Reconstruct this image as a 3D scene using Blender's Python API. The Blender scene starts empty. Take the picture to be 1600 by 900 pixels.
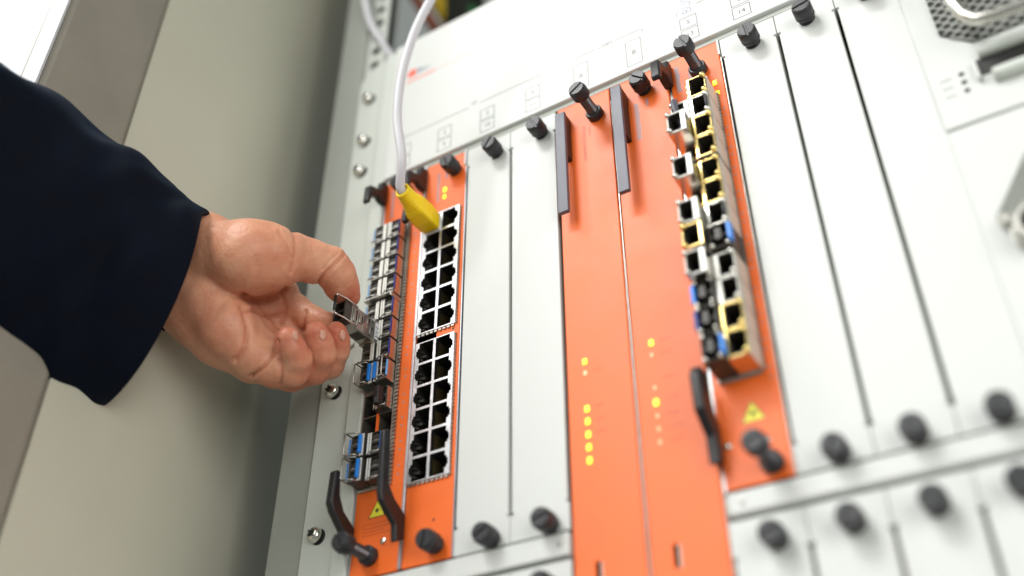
import bpy, bmesh, math, random
import numpy as np
from mathutils import Vector, Matrix
random.seed(7)
S = bpy.context.scene
COL = S.collection
PI = math.pi
Z0 = 1700.0                      # height (mm) of the top edge of the card slots above the floor


def W(x, y, z):
    return (x * .001, y * .001, (z + Z0) * .001)


# ------------------------------------------------------------------ camera
F_PX = 1590.0
CAM = np.array([259.49, -372.16, -445.79])
MR = np.array([[8.53431966e-01, 5.21204152e-01, 3.33109936e-04],
               [-3.09817743e-01, 5.07816614e-01, -8.03825387e-01],
               [-4.19126288e-01, 6.85907077e-01, 5.94865225e-01]])   # right, down, forward
cd = bpy.data.cameras.new('camera')
cam = bpy.data.objects.new('camera', cd)
COL.objects.link(cam)
S.camera = cam
cd.sensor_width = 36
cd.lens = F_PX / 1600 * 36
cd.clip_start = .01
cd.clip_end = 30
cd.dof.use_dof = True
cd.dof.focus_distance = .548
cd.dof.aperture_fstop = 2.5
m = Matrix.Identity(4)
for i in range(3):
    m[i][0] = MR[0][i]; m[i][1] = -MR[1][i]; m[i][2] = -MR[2][i]
m.translation = Vector(W(*CAM))
cam.matrix_world = m

# ------------------------------------------------------------------ light
wd = bpy.data.worlds.new('World')
S.world = wd
wd.use_nodes = True
wd.node_tree.nodes['Background'].inputs[0].default_value = (.93, 1, .95, 1)
wd.node_tree.nodes['Background'].inputs[1].default_value = .23
S.view_settings.view_transform = 'Standard'
S.view_settings.look = 'None'
S.view_settings.exposure = 0.27
S.view_settings.gamma = 1
S.cycles.max_bounces = 8
S.cycles.sample_clamp_indirect = 6


def area(name, loc, aim, size, power, col=(1, 1, 1), sy=None):
    l = bpy.data.lights.new(name, 'AREA')
    l.shape = 'RECTANGLE' if sy else 'SQUARE'
    l.size = size
    if sy: l.size_y = sy
    l.energy = power
    l.color = col
    o = bpy.data.objects.new(name, l)
    COL.objects.link(o)
    o.location = W(*loc)
    d = Vector(W(*aim)) - Vector(W(*loc))
    o.rotation_euler = d.to_track_quat('-Z', 'Y').to_euler()
    return o


area('ceiling_light', (-560, -2300, 2250), (40, 0, -200), 1.0, 46, (1, 1, .985), .6)
area('aisle_light', (-480, -1700, 520), (100, 0, -280), 1.2, 13, (1, .99, .97), 1.0)
area('wall_fill_light', (1150, -900, -250), (-100, -60, -160), 1.0, 10.5, (1, .985, .95))  # added fill without a known source, brightens the cabinet side wall
area('room_light', (-600, -500, 1100), (-900, 0, 700), .6, 14)


# ------------------------------------------------------------------ materials
def mat(name, col, rough=.5, metal=0, spec=.5, bump=0, bscale=300, var=0, vscale=30, coat=0, sss=0, emit=None, estr=1, aniso=None, flush_crease_shade=False):
    m = bpy.data.materials.new(name)
    m.use_nodes = True
    nt = m.node_tree; N = nt.nodes; L = nt.links
    b = N['Principled BSDF']
    b.inputs['Base Color'].default_value = (*col, 1)
    b.inputs['Roughness'].default_value = rough
    b.inputs['Metallic'].default_value = metal
    b.inputs['Specular IOR Level'].default_value = spec
    b.inputs['Coat Weight'].default_value = coat
    if emit:
        b.inputs['Emission Color'].default_value = (*emit, 1)
        b.inputs['Emission Strength'].default_value = estr
    if sss:
        b.inputs['Subsurface Weight'].default_value = sss
        b.inputs['Subsurface Radius'].default_value = (1, .35, .2)
        b.inputs['Subsurface Scale'].default_value = .004
    tc = N.new('ShaderNodeTexCoord')
    if var:
        n = N.new('ShaderNodeTexNoise'); n.inputs['Scale'].default_value = vscale; n.inputs['Detail'].default_value = 5
        L.new(tc.outputs['Object'], n.inputs['Vector'])
        r = N.new('ShaderNodeMapRange'); r.inputs[1].default_value = .3; r.inputs[2].default_value = .7
        r.inputs[3].default_value = 1 - var; r.inputs[4].default_value = 1 + var
        L.new(n.outputs['Fac'], r.inputs[0])
        mx = N.new('ShaderNodeMix'); mx.data_type = 'RGBA'; mx.blend_type = 'MULTIPLY'; mx.inputs[0].default_value = 1
        mx.inputs[6].default_value = (*col, 1)
        L.new(r.outputs[0], mx.inputs[7])
        L.new(mx.outputs[2], b.inputs['Base Color'])
        rr = N.new('ShaderNodeMapRange'); rr.inputs[3].default_value = max(0, rough - .08); rr.inputs[4].default_value = rough + .1
        L.new(n.outputs['Fac'], rr.inputs[0]); L.new(rr.outputs[0], b.inputs['Roughness'])
    if bump:
        n2 = N.new('ShaderNodeTexNoise'); n2.inputs['Scale'].default_value = bscale; n2.inputs['Detail'].default_value = 4
        L.new(tc.outputs['Object'], n2.inputs['Vector'])
        bp = N.new('ShaderNodeBump'); bp.inputs['Strength'].default_value = bump; bp.inputs['Distance'].default_value = .0004
        L.new(n2.outputs['Fac'], bp.inputs['Height']); L.new(bp.outputs[0], b.inputs['Normal'])
    return m


M = dict(
    white=mat('white_powder_coat', (.635, .65, .622), .42, bump=.12, bscale=900, var=.02, vscale=14),
    ear=mat('pale_powder_coat', (.57, .60, .55), .42, bump=.12, bscale=900, var=.03, vscale=14),
    orange=mat('orange_powder_coat', (.88, .15, .018), .40, bump=.3, bscale=1400, var=.05, vscale=45, spec=.5),
    black=mat('black_plastic', (.012, .011, .012), .42, bump=.15, bscale=1200, var=.15, vscale=80),
    blackgrip=mat('dark_knob', (.022, .023, .026), .38, bump=.2, bscale=1500, var=.2, vscale=200),
    handle=mat('slate_handle', (.10, .10, .13), .42, bump=.15, bscale=1500, var=.08, vscale=60),
    chrome=mat('nickel', (.74, .72, .66), .22, 1, var=.1, vscale=200),
    steel=mat('stamped_steel', (.55, .53, .48), .3, 1, bump=.08, bscale=500, var=.15, vscale=160),
    dull=mat('dull_steel', (.46, .45, .41), .42, 1, var=.2, vscale=120),
    tin=mat('tin_shield', (.76, .78, .80), .35, .8, bump=.25, bscale=900, var=.1, vscale=200),
    belly=mat('cream_metal', (.86, .85, .79), .4, .25, var=.05, vscale=200),
    gold=mat('brass_shield', (1, .74, .28), .25, 1, var=.08, vscale=200),
    lit=mat('lit_side_tin', (.66, .62, .54), .38, .45, var=.08, vscale=120),  # pale tone holds the light on the copper module sides
    polished=mat('polished_steel', (.78, .75, .70), .16, 1, var=.06, vscale=150),
    neck=mat('dark_spring_steel', (.13, .13, .14), .3, 1),
    goldpin=mat('gilt_contacts', (.16, .12, .045), .4, 1),
    dark=mat('dark_cavity', (.010, .009, .008), .5),
    port=mat('dark_port_housing', (.05, .045, .036), .45, var=.2, vscale=300),
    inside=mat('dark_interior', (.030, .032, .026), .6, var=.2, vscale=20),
    zinc=mat('zinc_plate', (.52, .56, .60), .35, .85, var=.1, vscale=60),
    blue=mat('blue_latch', (.012, .22, .75), .35),
    navyb=mat('deep_blue_latch', (.01, .025, .20), .35),
    paleb=mat('pale_blue_latch', (.16, .42, .80), .35),
    yellow=mat('yellow_boot', (.97, .67, .005), .42, bump=.12, bscale=500, var=.03, vscale=80, sss=.1),
    sticker=mat('yellow_sticker', (.88, .80, .05), .4),
    ink=mat('grey_ink', (.10, .105, .11), .5), inkp=mat('pale_ink', (.22, .23, .23), .5), black_ink=mat('black_ink', (.02, .02, .02), .5),
    inkb=mat('blue_grey_ink', (.27, .28, .33), .45), inkred=mat('red_brown_ink', (.48, .07, .02), .45),
    red=mat('red_ink', (.80, .08, .03), .5), redp=mat('faded_red_ink', (.66, .46, .41), .5),
    cable=mat('white_cable', (.64, .63, .66), .38, var=.03, vscale=40),
    wallp=mat('beige_panel', (.56, .55, .445), .5, bump=.2, bscale=350, var=.06, vscale=5),
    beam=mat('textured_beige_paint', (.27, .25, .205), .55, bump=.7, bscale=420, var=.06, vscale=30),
    flange=mat('pale_flange', (.52, .53, .55), .4, var=.04, vscale=10),
    post=mat('rack_post_paint', (.33, .345, .31), .45, bump=.12, bscale=500, var=.06, vscale=10),
    room=mat('white_plaster', (.88, .9, .9), .7, bump=.1, bscale=40, var=.02, vscale=3),
    floor=mat('grey_vinyl', (.25, .25, .24), .5, var=.1, vscale=3),
    ledy=mat('lit_led', (1, .85, .05), .3, emit=(1, .74, .01), estr=1.3),
    ledp=mat('dim_led', (.85, .55, .30), .3, emit=(1, .7, .35), estr=.25),
    cloth=mat('navy_wool', (.0014, .0034, .0095), .75, bump=.8, bscale=1500, var=.25, vscale=60, spec=.12),
    shirt=mat('grey_lining', (.02, .025, .04), .8),
    wy=mat('yellow_wire', (.75, .52, .03), .45), wg=mat('green_wire', (.04, .22, .07), .45), wr=mat('rust_wire', (.25, .06, .02), .5),
    paper=mat('white_paper', (.84, .86, .9), .6, var=.02, vscale=30),
)
b = M['cloth'].node_tree.nodes['Principled BSDF']
b.inputs['Sheen Weight'].default_value = .05
b.inputs['Sheen Tint'].default_value = (.05, .25, .6, 1)
b.inputs['Sheen Roughness'].default_value = .45


# ------------------------------------------------------------------ mesh helpers (all in mm)
class MB:
    def __init__(s):
        s.v = []; s.f = []; s.mi = []; s.k = 0

    def add(s, v, f, mi=0):
        o = len(s.v)
        s.v += [tuple(map(float, p)) for p in v]
        s.f += [[i + o for i in q] for q in f]
        s.mi += [mi] * len(f)
        return s

    def box(s, x0, x1, y0, y1, z0, z1, mi=0):
        x0, x1 = sorted((x0, x1)); y0, y1 = sorted((y0, y1)); z0, z1 = sorted((z0, z1))
        v = [(x, y, z) for x in (x0, x1) for y in (y0, y1) for z in (z0, z1)]
        return s.add(v, [(0, 1, 3, 2), (4, 6, 7, 5), (0, 4, 5, 1), (2, 3, 7, 6), (0, 2, 6, 4), (1, 5, 7, 3)], mi)

    def prism(s, poly, axis, a, b, mi=0):
        n = len(poly)

        def P(p, t):
            if axis == 'x': return (t, p[0], p[1])
            if axis == 'y': return (p[0], t, p[1])
            return (p[0], p[1], t)
        v = [P(p, a) for p in poly] + [P(p, b) for p in poly]
        f = [list(range(n))[::-1], list(range(n, 2 * n))] + [(i, (i + 1) % n, n + (i + 1) % n, n + i) for i in range(n)]
        return s.add(v, f, mi)

    def ring(s, c, axis, prof, n=28, mi=0, knurl=None, cap=True):
        """lathe: prof = [(t along axis, radius)]"""
        v = []
        for q, (t, r) in enumerate(prof):
            for i in range(n):
                a = 2 * PI * i / n
                rr = r + (knurl[1] if knurl and q in knurl[0] and i % 2 else 0)
                if axis == 'y': v.append((c[0] + rr * math.cos(a), c[1] + t, c[2] + rr * math.sin(a)))
                elif axis == 'x': v.append((c[0] + t, c[1] + rr * math.cos(a), c[2] + rr * math.sin(a)))
                else: v.append((c[0] + rr * math.cos(a), c[1] + rr * math.sin(a), c[2] + t))
        f = []
        for q in range(len(prof) - 1):
            for i in range(n):
                j = (i + 1) % n
                f.append((q * n + i, q * n + j, (q + 1) * n + j, (q + 1) * n + i))
        if cap:
            f.append(list(range(n))[::-1]); f.append([(len(prof) - 1) * n + i for i in range(n)])
        return s.add(v, f, mi)

    def tube(s, pts, r, n=10, mi=0, closed=False, flat=None):
        P = [Vector(p) for p in pts]
        up = None; v = []
        m_ = len(P)
        for i, p in enumerate(P):
            t = (P[(i + 1) % m_] - P[i - 1]) if closed else (P[min(i + 1, m_ - 1)] - P[max(i - 1, 0)])
            t.normalize()
            if up is None:
                up = t.cross(Vector((.31, .22, .92))).normalized()
            up = (up - t * up.dot(t)).normalized()
            w = t.cross(up)
            rr = r[i] if isinstance(r, (list, tuple)) else r
            for k in range(n):
                a = 2 * PI * k / n
                v.append(p + up * rr * math.cos(a) + w * rr * (flat or 1) * math.sin(a))
        f = []
        R_ = m_ if closed else m_ - 1
        for i in range(R_):
            for k in range(n):
                a, b2 = i * n + k, i * n + (k + 1) % n
                c, d = ((i + 1) % m_) * n + (k + 1) % n, ((i + 1) % m_) * n + k
                f.append((a, b2, c, d))
        if not closed:
            f.append(list(range(n))[::-1]); f.append([(m_ - 1) * n + k for k in range(n)])
        return s.add(v, f, mi)

    def plate(s, xs, zs, hole, y0, y1, mi=0, wall_mi=None):
        """plate in the xz plane with cells removed where hole(i, j)"""
        nx, nz = len(xs) - 1, len(zs) - 1
        vi = {}

        def V(i, j, k):
            key = (i, j, k)
            if key not in vi:
                vi[key] = len(s.v); s.v.append((xs[i], (y0, y1)[k], zs[j]))
            return vi[key]
        for i in range(nx):
            for j in range(nz):
                if hole(i, j): continue
                s.f.append([V(i, j, 0), V(i + 1, j, 0), V(i + 1, j + 1, 0), V(i, j + 1, 0)]); s.mi.append(mi)
                s.f.append([V(i, j, 1), V(i, j + 1, 1), V(i + 1, j + 1, 1), V(i + 1, j, 1)]); s.mi.append(mi)
                for di, dj, a, b2 in ((-1, 0, (i, j), (i, j + 1)), (1, 0, (i + 1, j + 1), (i + 1, j)), (0, -1, (i + 1, j), (i, j)), (0, 1, (i, j + 1), (i + 1, j + 1))):
                    p, q = i + di, j + dj
                    out = p < 0 or q < 0 or p >= nx or q >= nz
                    if out or hole(p, q):
                        s.f.append([V(*a, 0), V(*b2, 0), V(*b2, 1), V(*a, 1)])
                        s.mi.append(mi if out or wall_mi is None else wall_mi)
        return s

    def mesh(s, name, mats, org=(0, 0, 0), smooth=False):
        me = bpy.data.meshes.new(name)
        me.from_pydata([((p[0] - org[0]) * .001, (p[1] - org[1]) * .001, (p[2] - org[2]) * .001) for p in s.v], [], s.f)
        for q in mats: me.materials.append(M[q] if isinstance(q, str) else q)
        me.polygons.foreach_set('material_index', s.mi)
        bm = bmesh.new(); bm.from_mesh(me)
        bmesh.ops.recalc_face_normals(bm, faces=bm.faces)
        bm.to_mesh(me); bm.free()
        if smooth:
            me.shade_smooth() if hasattr(me, 'shade_smooth') else None
            me.polygons.foreach_set('use_smooth', [True] * len(me.polygons))
        return me


def worg(o):
    """world origin (mm) stored on an object"""
    return o.get('_o', (0, 0, -Z0)) if o else (0, 0, -Z0)


ORG = {}


def thing(name, label, cat, org, group=None):
    o = bpy.data.objects.new(name, None)
    COL.objects.link(o)
    o.empty_display_size = .01
    o.location = W(*org)
    ORG[o.name] = org
    tag(o, label, cat, group)
    return o


def tag(o, label, cat, group=None):
    o['label'] = label; o['category'] = cat
    if group: o['group'] = group
    return o


def part(name, mb, mats, parent=None, bevel=0, smooth=False, kind=None, label=None, seg=2, auto=None):
    """mb in absolute mm; origin shared with the top-level parent"""
    if isinstance(mats, str): mats = [mats]
    if parent:
        org = ORG[parent.name]
    else:
        c = np.mean(np.array(mb.v), axis=0); org = (c[0], c[1], min(v[2] for v in mb.v))
    me = mb.mesh(name, mats, org, smooth)
    o = bpy.data.objects.new(name, me)
    COL.objects.link(o)
    ORG[o.name] = org
    if parent: o.parent = parent
    else: o.location = W(*org)
    if bevel:
        bv = o.modifiers.new('bevel', 'BEVEL'); bv.width = bevel * .001; bv.segments = seg; bv.limit_method = 'ANGLE'; bv.angle_limit = .6
        bv.harden_normals = False
        me.polygons.foreach_set('use_smooth', [True] * len(me.polygons))
        me.set_sharp_from_angle(angle=.9) if not smooth else None
    if auto:
        me.polygons.foreach_set('use_smooth', [True] * len(me.polygons))
        me.set_sharp_from_angle(angle=auto)
    if kind: o['kind'] = kind
    if label: o['label'] = label
    return o


def text(s, x, z, size, matname, parent, y=-3.05, rot=0, name='printed_text', align='CENTER', sx=1):
    c = bpy.data.curves.new(name, 'FONT')
    c.body = s; c.size = size * .001; c.align_x = align; c.align_y = 'CENTER'; c.extrude = .00002
    c.materials.append(M[matname])
    tmp = bpy.data.objects.new(name, c)
    COL.objects.link(tmp)
    bpy.context.view_layer.update()
    me = bpy.data.meshes.new_from_object(tmp.evaluated_get(bpy.context.evaluated_depsgraph_get()))
    bpy.data.objects.remove(tmp)
    me.name = name
    o = bpy.data.objects.new(name, me)
    COL.objects.link(o)
    org = ORG[parent.name]
    o.parent = parent
    o.location = ((x - org[0]) * .001, (y - org[1]) * .001, (z - org[2]) * .001)
    o.rotation_mode = 'XYZ'
    o.rotation_euler = (PI / 2, -rot, 0)
    o.scale = (sx, 1, 1)
    ORG[o.name] = org
    return o


def copy_tree(o, parent=None):
    c = o.copy(); COL.objects.link(c); c.parent = parent
    ORG[c.name] = ORG[o.name]
    for ch in [q for q in o.children]: copy_tree(ch, c)
    return c


def outline(mb, x0, x1, z0, z1, t, y, mi=0):
    """thin printed rectangle"""
    mb.box(x0, x1, y, y + .03, z0, z0 + t, mi); mb.box(x0, x1, y, y + .03, z1 - t, z1, mi)
    mb.box(x0, x0 + t, y, y + .03, z0 + t, z1 - t, mi); mb.box(x1 - t, x1, y, y + .03, z0 + t, z1 - t, mi)


def ray_y(u, v, y):
    """point of the cable run, from its measured direction at depth y"""
    d = MR.T @ np.array([(u - 800) / F_PX, (v - 450) / F_PX, 1.])
    t = (y - CAM[1]) / d[1]
    return CAM + d * t



# ================================================================== SETTING: room + cabinet
mb = MB().box(-905, -900, -2500, 900, -Z0, 1700)
o = part('wall', mb, 'room'); o['kind'] = 'structure'
mb = MB().box(-900, 1500, -2500, 900, -Z0 - 10, -Z0)
o = part('floor', mb, 'floor'); o['kind'] = 'structure'

cab = thing('equipment_cabinet', 'beige metal cabinet side wall and rack post left of the white chassis', 'cabinet', (-150, 0, -Z0))
prof = [(-150, -129), (-150, -75)]
for i in range(1, 17):                     # curve shaped so the panel shades darker towards the rack post
    a_ = i / 16 * .56
    prof.append((-150 - 240 * (1 - math.cos(a_)), -75 + 240 * math.sin(a_)))
prof.append((prof[-1][0] - 130, prof[-1][1] + 130 / math.tan(.56)))
part('side_panel', MB().prism(prof + [(x - 4, y) for x, y in prof[::-1]], 'z', -Z0, 560), 'wallp', cab, auto=.4)
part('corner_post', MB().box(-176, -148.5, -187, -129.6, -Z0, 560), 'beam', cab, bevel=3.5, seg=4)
part('front_flange', MB().box(-166, -148.9, -189.4, -187.6, -Z0, 560).box(-210, -166.4, -185, -170, -Z0, 560), 'flange', cab, bevel=.5)
post = part('rack_post', MB().box(-122.5, -98.8, 3, 24, -Z0, 560).box(-122.5, -120, 24.1, 60, -Z0, 560), 'post', cab, bevel=3.2, seg=4)
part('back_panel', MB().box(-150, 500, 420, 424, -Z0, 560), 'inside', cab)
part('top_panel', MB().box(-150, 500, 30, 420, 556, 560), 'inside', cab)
# square-holed rail behind
hx = [-98.6, -94.5, -86.5, -82]; hz = [-200 + i * 8 for i in range(95)]
part('holed_rail', MB().plate(hx, hz, lambda i, j: i == 1 and j % 2 == 1, 6, 8).box(-98.6, -82, 12, 13, -200, 552, 1), ['ear', 'dark'], cab)
part('inner_column', MB().box(-108, -84, 110, 140, 100, 556), 'inside', cab, bevel=1)
mb = MB().tube([tuple(ray_y(u, v, y)) for u, v, y in ((740, 90, 120), (705, 35, 118), (672, -20, 115), (640, -80, 112))], 8, 12)
tag(part('power_wire', mb, 'wy', smooth=True), 'blurred yellow wire hanging in the dark behind the top panel', 'wire', 'coloured wires in the cabinet')
mb = MB().tube([tuple(ray_y(u, v, y)) for u, v, y in ((775, 80, 125), (735, 25, 122), (700, -30, 119), (665, -90, 116))], 8, 12)
tag(part('power_wire', mb, 'wg', smooth=True), 'blurred dark green wire beside the yellow one behind the top panel', 'wire', 'coloured wires in the cabinet')
mb = MB().tube([tuple(ray_y(u, v, y)) for u, v, y in ((715, 95, 116), (680, 45, 114), (648, -5, 112), (615, -60, 110))], 5, 12)
tag(part('power_wire', mb, 'wr', smooth=True), 'blurred rust coloured wire left of the yellow wire above the panel', 'wire', 'coloured wires in the cabinet')

# ================================================================== CHASSIS
ch = thing('network_chassis', 'large off white network chassis frame with printed slot numbers and side ear', 'chassis', (100, 0, -620))
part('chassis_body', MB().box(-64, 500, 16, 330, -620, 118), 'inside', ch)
tp = part('top_panel', MB().box(-62.5, 254.5, -3, 4, -2.5, 124), 'white', ch, bevel=.6)
part('top_lip', MB().box(-62, 254, -.4, 8, -5.5, -2.7), 'ear', ch, bevel=.3)
# ear with rounded top
pts = [(-97, -620), (-63, -620), (-63, 123.4), (-79, 123.4)] + [(-79 - 18 * math.sin(a), 105.4 + 18 * math.cos(a)) for a in [i * PI / 16 for i in range(1, 9)]]
part('mounting_ear', MB().prism(pts, 'y', 1, 4), 'ear', ch, bevel=.7)
part('ear_rib', MB().box(-73.5, -62.8, -1.6, 1.2, -620, 123), 'ear', ch, bevel=1.1, seg=4)
part('ear_step', MB().prism([(-90, -128), (-74, -122), (-73.7, -96), (-84, -96)], 'y', -.6, 1.1), 'ear', ch, bevel=.6, seg=3)


def ear_screw(z, x=-86.8, rot=0):
    mb = MB()
    mb.ring((x + 1.5, 1, z - 1), 'y', [(-.25, 4.3), (-.1, 4.4), (0, 4.4)], 28, 1)
    mb.ring((x, 1, z), 'y', [(-.9, 4.2), (-2.2, 4.2), (-3.1, 3.9), (-3.8, 3.2), (-4.3, 2.2), (-4.5, 1.0)], 28, 0)
    for a in (rot, rot + PI / 2):
        c, s_ = math.cos(a), math.sin(a)
        w = .45
        p = [(x + c * 2 - s_ * w, z + s_ * 2 + c * w), (x - c * 2 - s_ * w, z - s_ * 2 + c * w), (x - c * 2 + s_ * w, z - s_ * 2 - c * w), (x + c * 2 + s_ * w, z + s_ * 2 - c * w)]
        mb.prism(p, 'y', -3.2, -4.45 - .06 * (a != rot), 1)
    return part('screw', mb, ['chrome', 'dark'], ch, auto=.5)


for q, z in enumerate((89, 47.5, 19.5, -66.5, -150, -236)): ear_screw(z, rot=.4 + q * .7)

# mid strips
part('divider_strip', MB().box(-62.6, 61.9, -1.6, 5, -277.6, -267.2), 'white', ch, bevel=.8, seg=3)
part('divider_strip', MB().box(134.2, 254.6, -1.6, 5, -277.6, -267.2), 'white', ch, bevel=1.6, seg=4)
part('rivet', MB().ring((57.5, -1.6, -272.3), 'y', [(0, 1.3), (-.3, 1.2), (-.5, .7)], 14), 'dull', ch, auto=.6)
part('rivet', MB().ring((141, -1.6, -272.3), 'y', [(0, 1.3), (-.3, 1.2), (-.5, .7)], 14), 'dull', ch, auto=.6)

# print on the top panel
mb = MB()
lab = []
slots = [(-47.5, '1', '8'), (-16, '2', '9'), (16, '3', '10'), (48.5, '4', '11'), (150.3, '5', '13'), (180.5, '6', '14'), (211, '7', '15'), (242, '12', '16')]
for x, a, b_ in slots:
    outline(mb, x - 5.2, x + 5.2, 11.6, 20.8, .45, -3.04)
    outline(mb, x - 5.2, x + 5.2, 1.0, 10.6, .45, -3.04)
for x in (81.5, 116):
    outline(mb, x - 5, x + 5, 1.0, 22.2, .45, -3.04)
part('slot_number_box', mb, 'ink', ch, kind='stuff')
for x, a, b_ in slots:
    text(a, x, 16.2, 4.6, 'ink', ch); text(b_, x, 5.8, 4.6, 'ink', ch)
text('A', 81.5, 11.5, 5, 'ink', ch); text('B', 116, 11.5, 5, 'ink', ch)
text('CMM', 98.5, 28.3, 4.2, 'ink', ch); text('IO', 6, 30.5, 4.2, 'ink', ch)
mb = MB()


def bracket(x0, x1, gx0, gx1, z, drop=5):
    mb.box(x0 + 1.5, gx0, -3.04, -3.01, z, z + .55); mb.box(gx1, x1 - 1.5, -3.04, -3.01, z, z + .55)
    for x, s_ in ((x0, 1), (x1, -1)):
        mb.prism([(x, z - drop), (x + .35 * s_, z - drop), (x + .35 * s_, z - 1.4), (x + 1.6 * s_, z), (x + 1.5 * s_, z + .35), (x, z - 1.2)], 'y', -3.04, -3.01)


bracket(-53, 55, 2, 10, 28.2); bracket(75.5, 123, 92, 105, 28.2); bracket(144, 254, 190, 206, 28.2)
part('bracket_line', mb, 'ink', ch)
part('paper_strip', MB().box(145.5, 156, -3.14, -3.02, 21.6, 62), 'paper', ch)
text('BUSO', 150.8, 34, 8.5, 'inkb', ch, y=-3.18, rot=PI / 2)
mb = MB().box(-51, -27, -3.04, -3.01, 80.6, 82)
part('red_stripe', mb, 'red', ch)
part('faded_stripe', MB().box(-27, 254, -3.04, -3.01, 80.7, 81.7), 'redp', ch)
part('logo_mark', MB().prism([(-50, 85.5), (-43.2, 85.5), (-43.2, 91.8), (-46.5, 93), (-50, 91)], 'y', -3.06, -3.02), 'red', ch)
mb = MB()
for i, (w, h) in enumerate(((3.0, 5.2), (2.4, 3.6), (1.8, 3.8), (1.2, 2.2))):
    mb.box(-42.4 + i * 3.3, -42.4 + i * 3.3 + w, -3.06, -3.02, 86.2, 86.2 + h)
part('logo_letters', mb, 'inkb', ch)


# ================================================================== thumbscrews
def thumbscrew(parent, x, z, out=False, rot=None, tilt=0, big=1.0):
    rot = random.uniform(0, PI) if rot is None else rot
    mb = MB()
    R = 5.0 * big
    n = 44
    f = -24.0 if out else -11.0           # front of the cap
    L = 7.6 if out else 10.2
    if out:
        mb.ring((x, 0, z), 'y', [(0, 5.0), (-3.5, 5.0), (-4.3, 4.5), (-4.3, 3.6), (-5, 3.4)], 28)
        pr = [(-5 - i * .5, 2.9 + .55 * (i % 3 == 1)) for i in range(0, 24)]
        mb.ring((x, 0, z), 'y', pr, 22, 1)
        k0 = -16.2
        mb.ring((x, 0, z), 'y', [(k0, 3.4), (k0 - .8, R - .3), (k0 - 1.2, R), (k0 - L + 1, R), (k0 - L + .3, R - .35)], n, 0, ([1, 2, 3], .18))
        f = k0 - L + .3
    else:
        mb.ring((x, 0, z), 'y', [(0, 4.3), (-1.2, 4.3), (-1.2, 3.4), (-2.4, 3.4)], 24)
        mb.ring((x, 0, z), 'y', [(-2.2, 3.5), (-2.6, R - .3), (-3, R), (-4.6, R), (-4.9, R - .35), (-5.3, R), (f + 1.4, R), (f + .6, R - .35)], n, 0, ([1, 2, 3, 5, 6], .18))
        f += .6
    c, s_ = math.cos(rot), math.sin(rot)
    for sg in (1, -1):
        arc = [(math.cos(a) * (R - .45), math.sin(a) * (R - .45)) for a in [0.13 + (PI - .26) * i / 14 for i in range(15)]]
        p = [(x + (c * u - s_ * w * sg), z + (s_ * u + c * w * sg)) for u, w in arc]
        mb.prism(p, 'y', f + .05, f - 1.0)
    return part('thumbscrew', mb, ['blackgrip', 'neck'], parent, bevel=.18, seg=1)


# ================================================================== filler panels
ZT, ZB = -4.6, -265.6


def filler(x0, zt, zb, label, screws=True):
    t = thing('filler_panel', label, 'panel', (x0 + 15.5, 0, zb), 'blank white filler panels over the empty slots')
    xs = [x0 + .15, x0 + 1.0, x0 + 1.9, x0 + 29.2, x0 + 30.1, x0 + 30.85]
    zs = [zb, zb + 13, zb + 14.3, zt - 16, zt - 14.7, zt]

    def hole(i, j):
        if i in (0, 4) and j in (1, 2, 3): return True
        if i in (1, 3) and j in (1, 3): return True
        return False
    part('plate', MB().plate(xs, zs, hole, 0, 9), 'white', t, bevel=.3)
    return t


names = {0: 'blank white filler panel directly right of the twenty-four port orange card',
         31: 'blank white filler panel left of the orange card with LED column',
         164.5: 'blank white filler panel directly right of the copper transceiver card',
         195.5: 'blank white filler panel second to the right of the copper transceiver card',
         226.5: 'blank white filler panel next to the grille module at the right'}
for x0, lb in names.items():
    t = filler(x0, ZT, ZB, lb)
    dx = {0: 22, 31: 21.7, 164.5: 17.8, 195.5: 16.4, 226.5: 16.2}[x0]
    thumbscrew(t, x0 + dx, -18.8); thumbscrew(t, x0 + dx, -265.2 + 3.5 if x0 > 100 else -262)
names2 = {0: 'lower white filler panel under the divider strip, below the twenty-four port card gap',
          31: 'lower white filler panel with single knob showing at the bottom picture edge',
          133.5: 'lower white filler panel below the copper transceiver card',
          164.5: 'lower white filler panel under strip, second from the long orange cards',
          195.5: 'lower white filler panel under strip, third from the long orange cards',
          226.5: 'lower white filler panel under strip, at the bottom right corner'}
for x0, lb in names2.items():
    t = filler(x0, -279.2, -540, lb)
    if x0 != 0: thumbscrew(t, x0 + {31: 20.7, 133.5: 19.2, 164.5: 18, 195.5: 17, 226.5: 15.4}[x0], -290.5)


# ================================================================== orange cards
def led(parent, x, z, on=True, w=1.6, h=2.4):
    mb = MB()
    mb.box(x - w * .48, x + w * .48, -.45, .1, z - w * .7, z + w * .7)
    return part('led', mb, 'ledy' if on else 'ledp', parent, bevel=.2)


def lever(parent, prof, x0, x1, matn='black', name='ejector_lever'):
    return part(name, MB().prism(prof, 'x', x0, x1), matn, parent, bevel=.9, seg=3)


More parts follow.
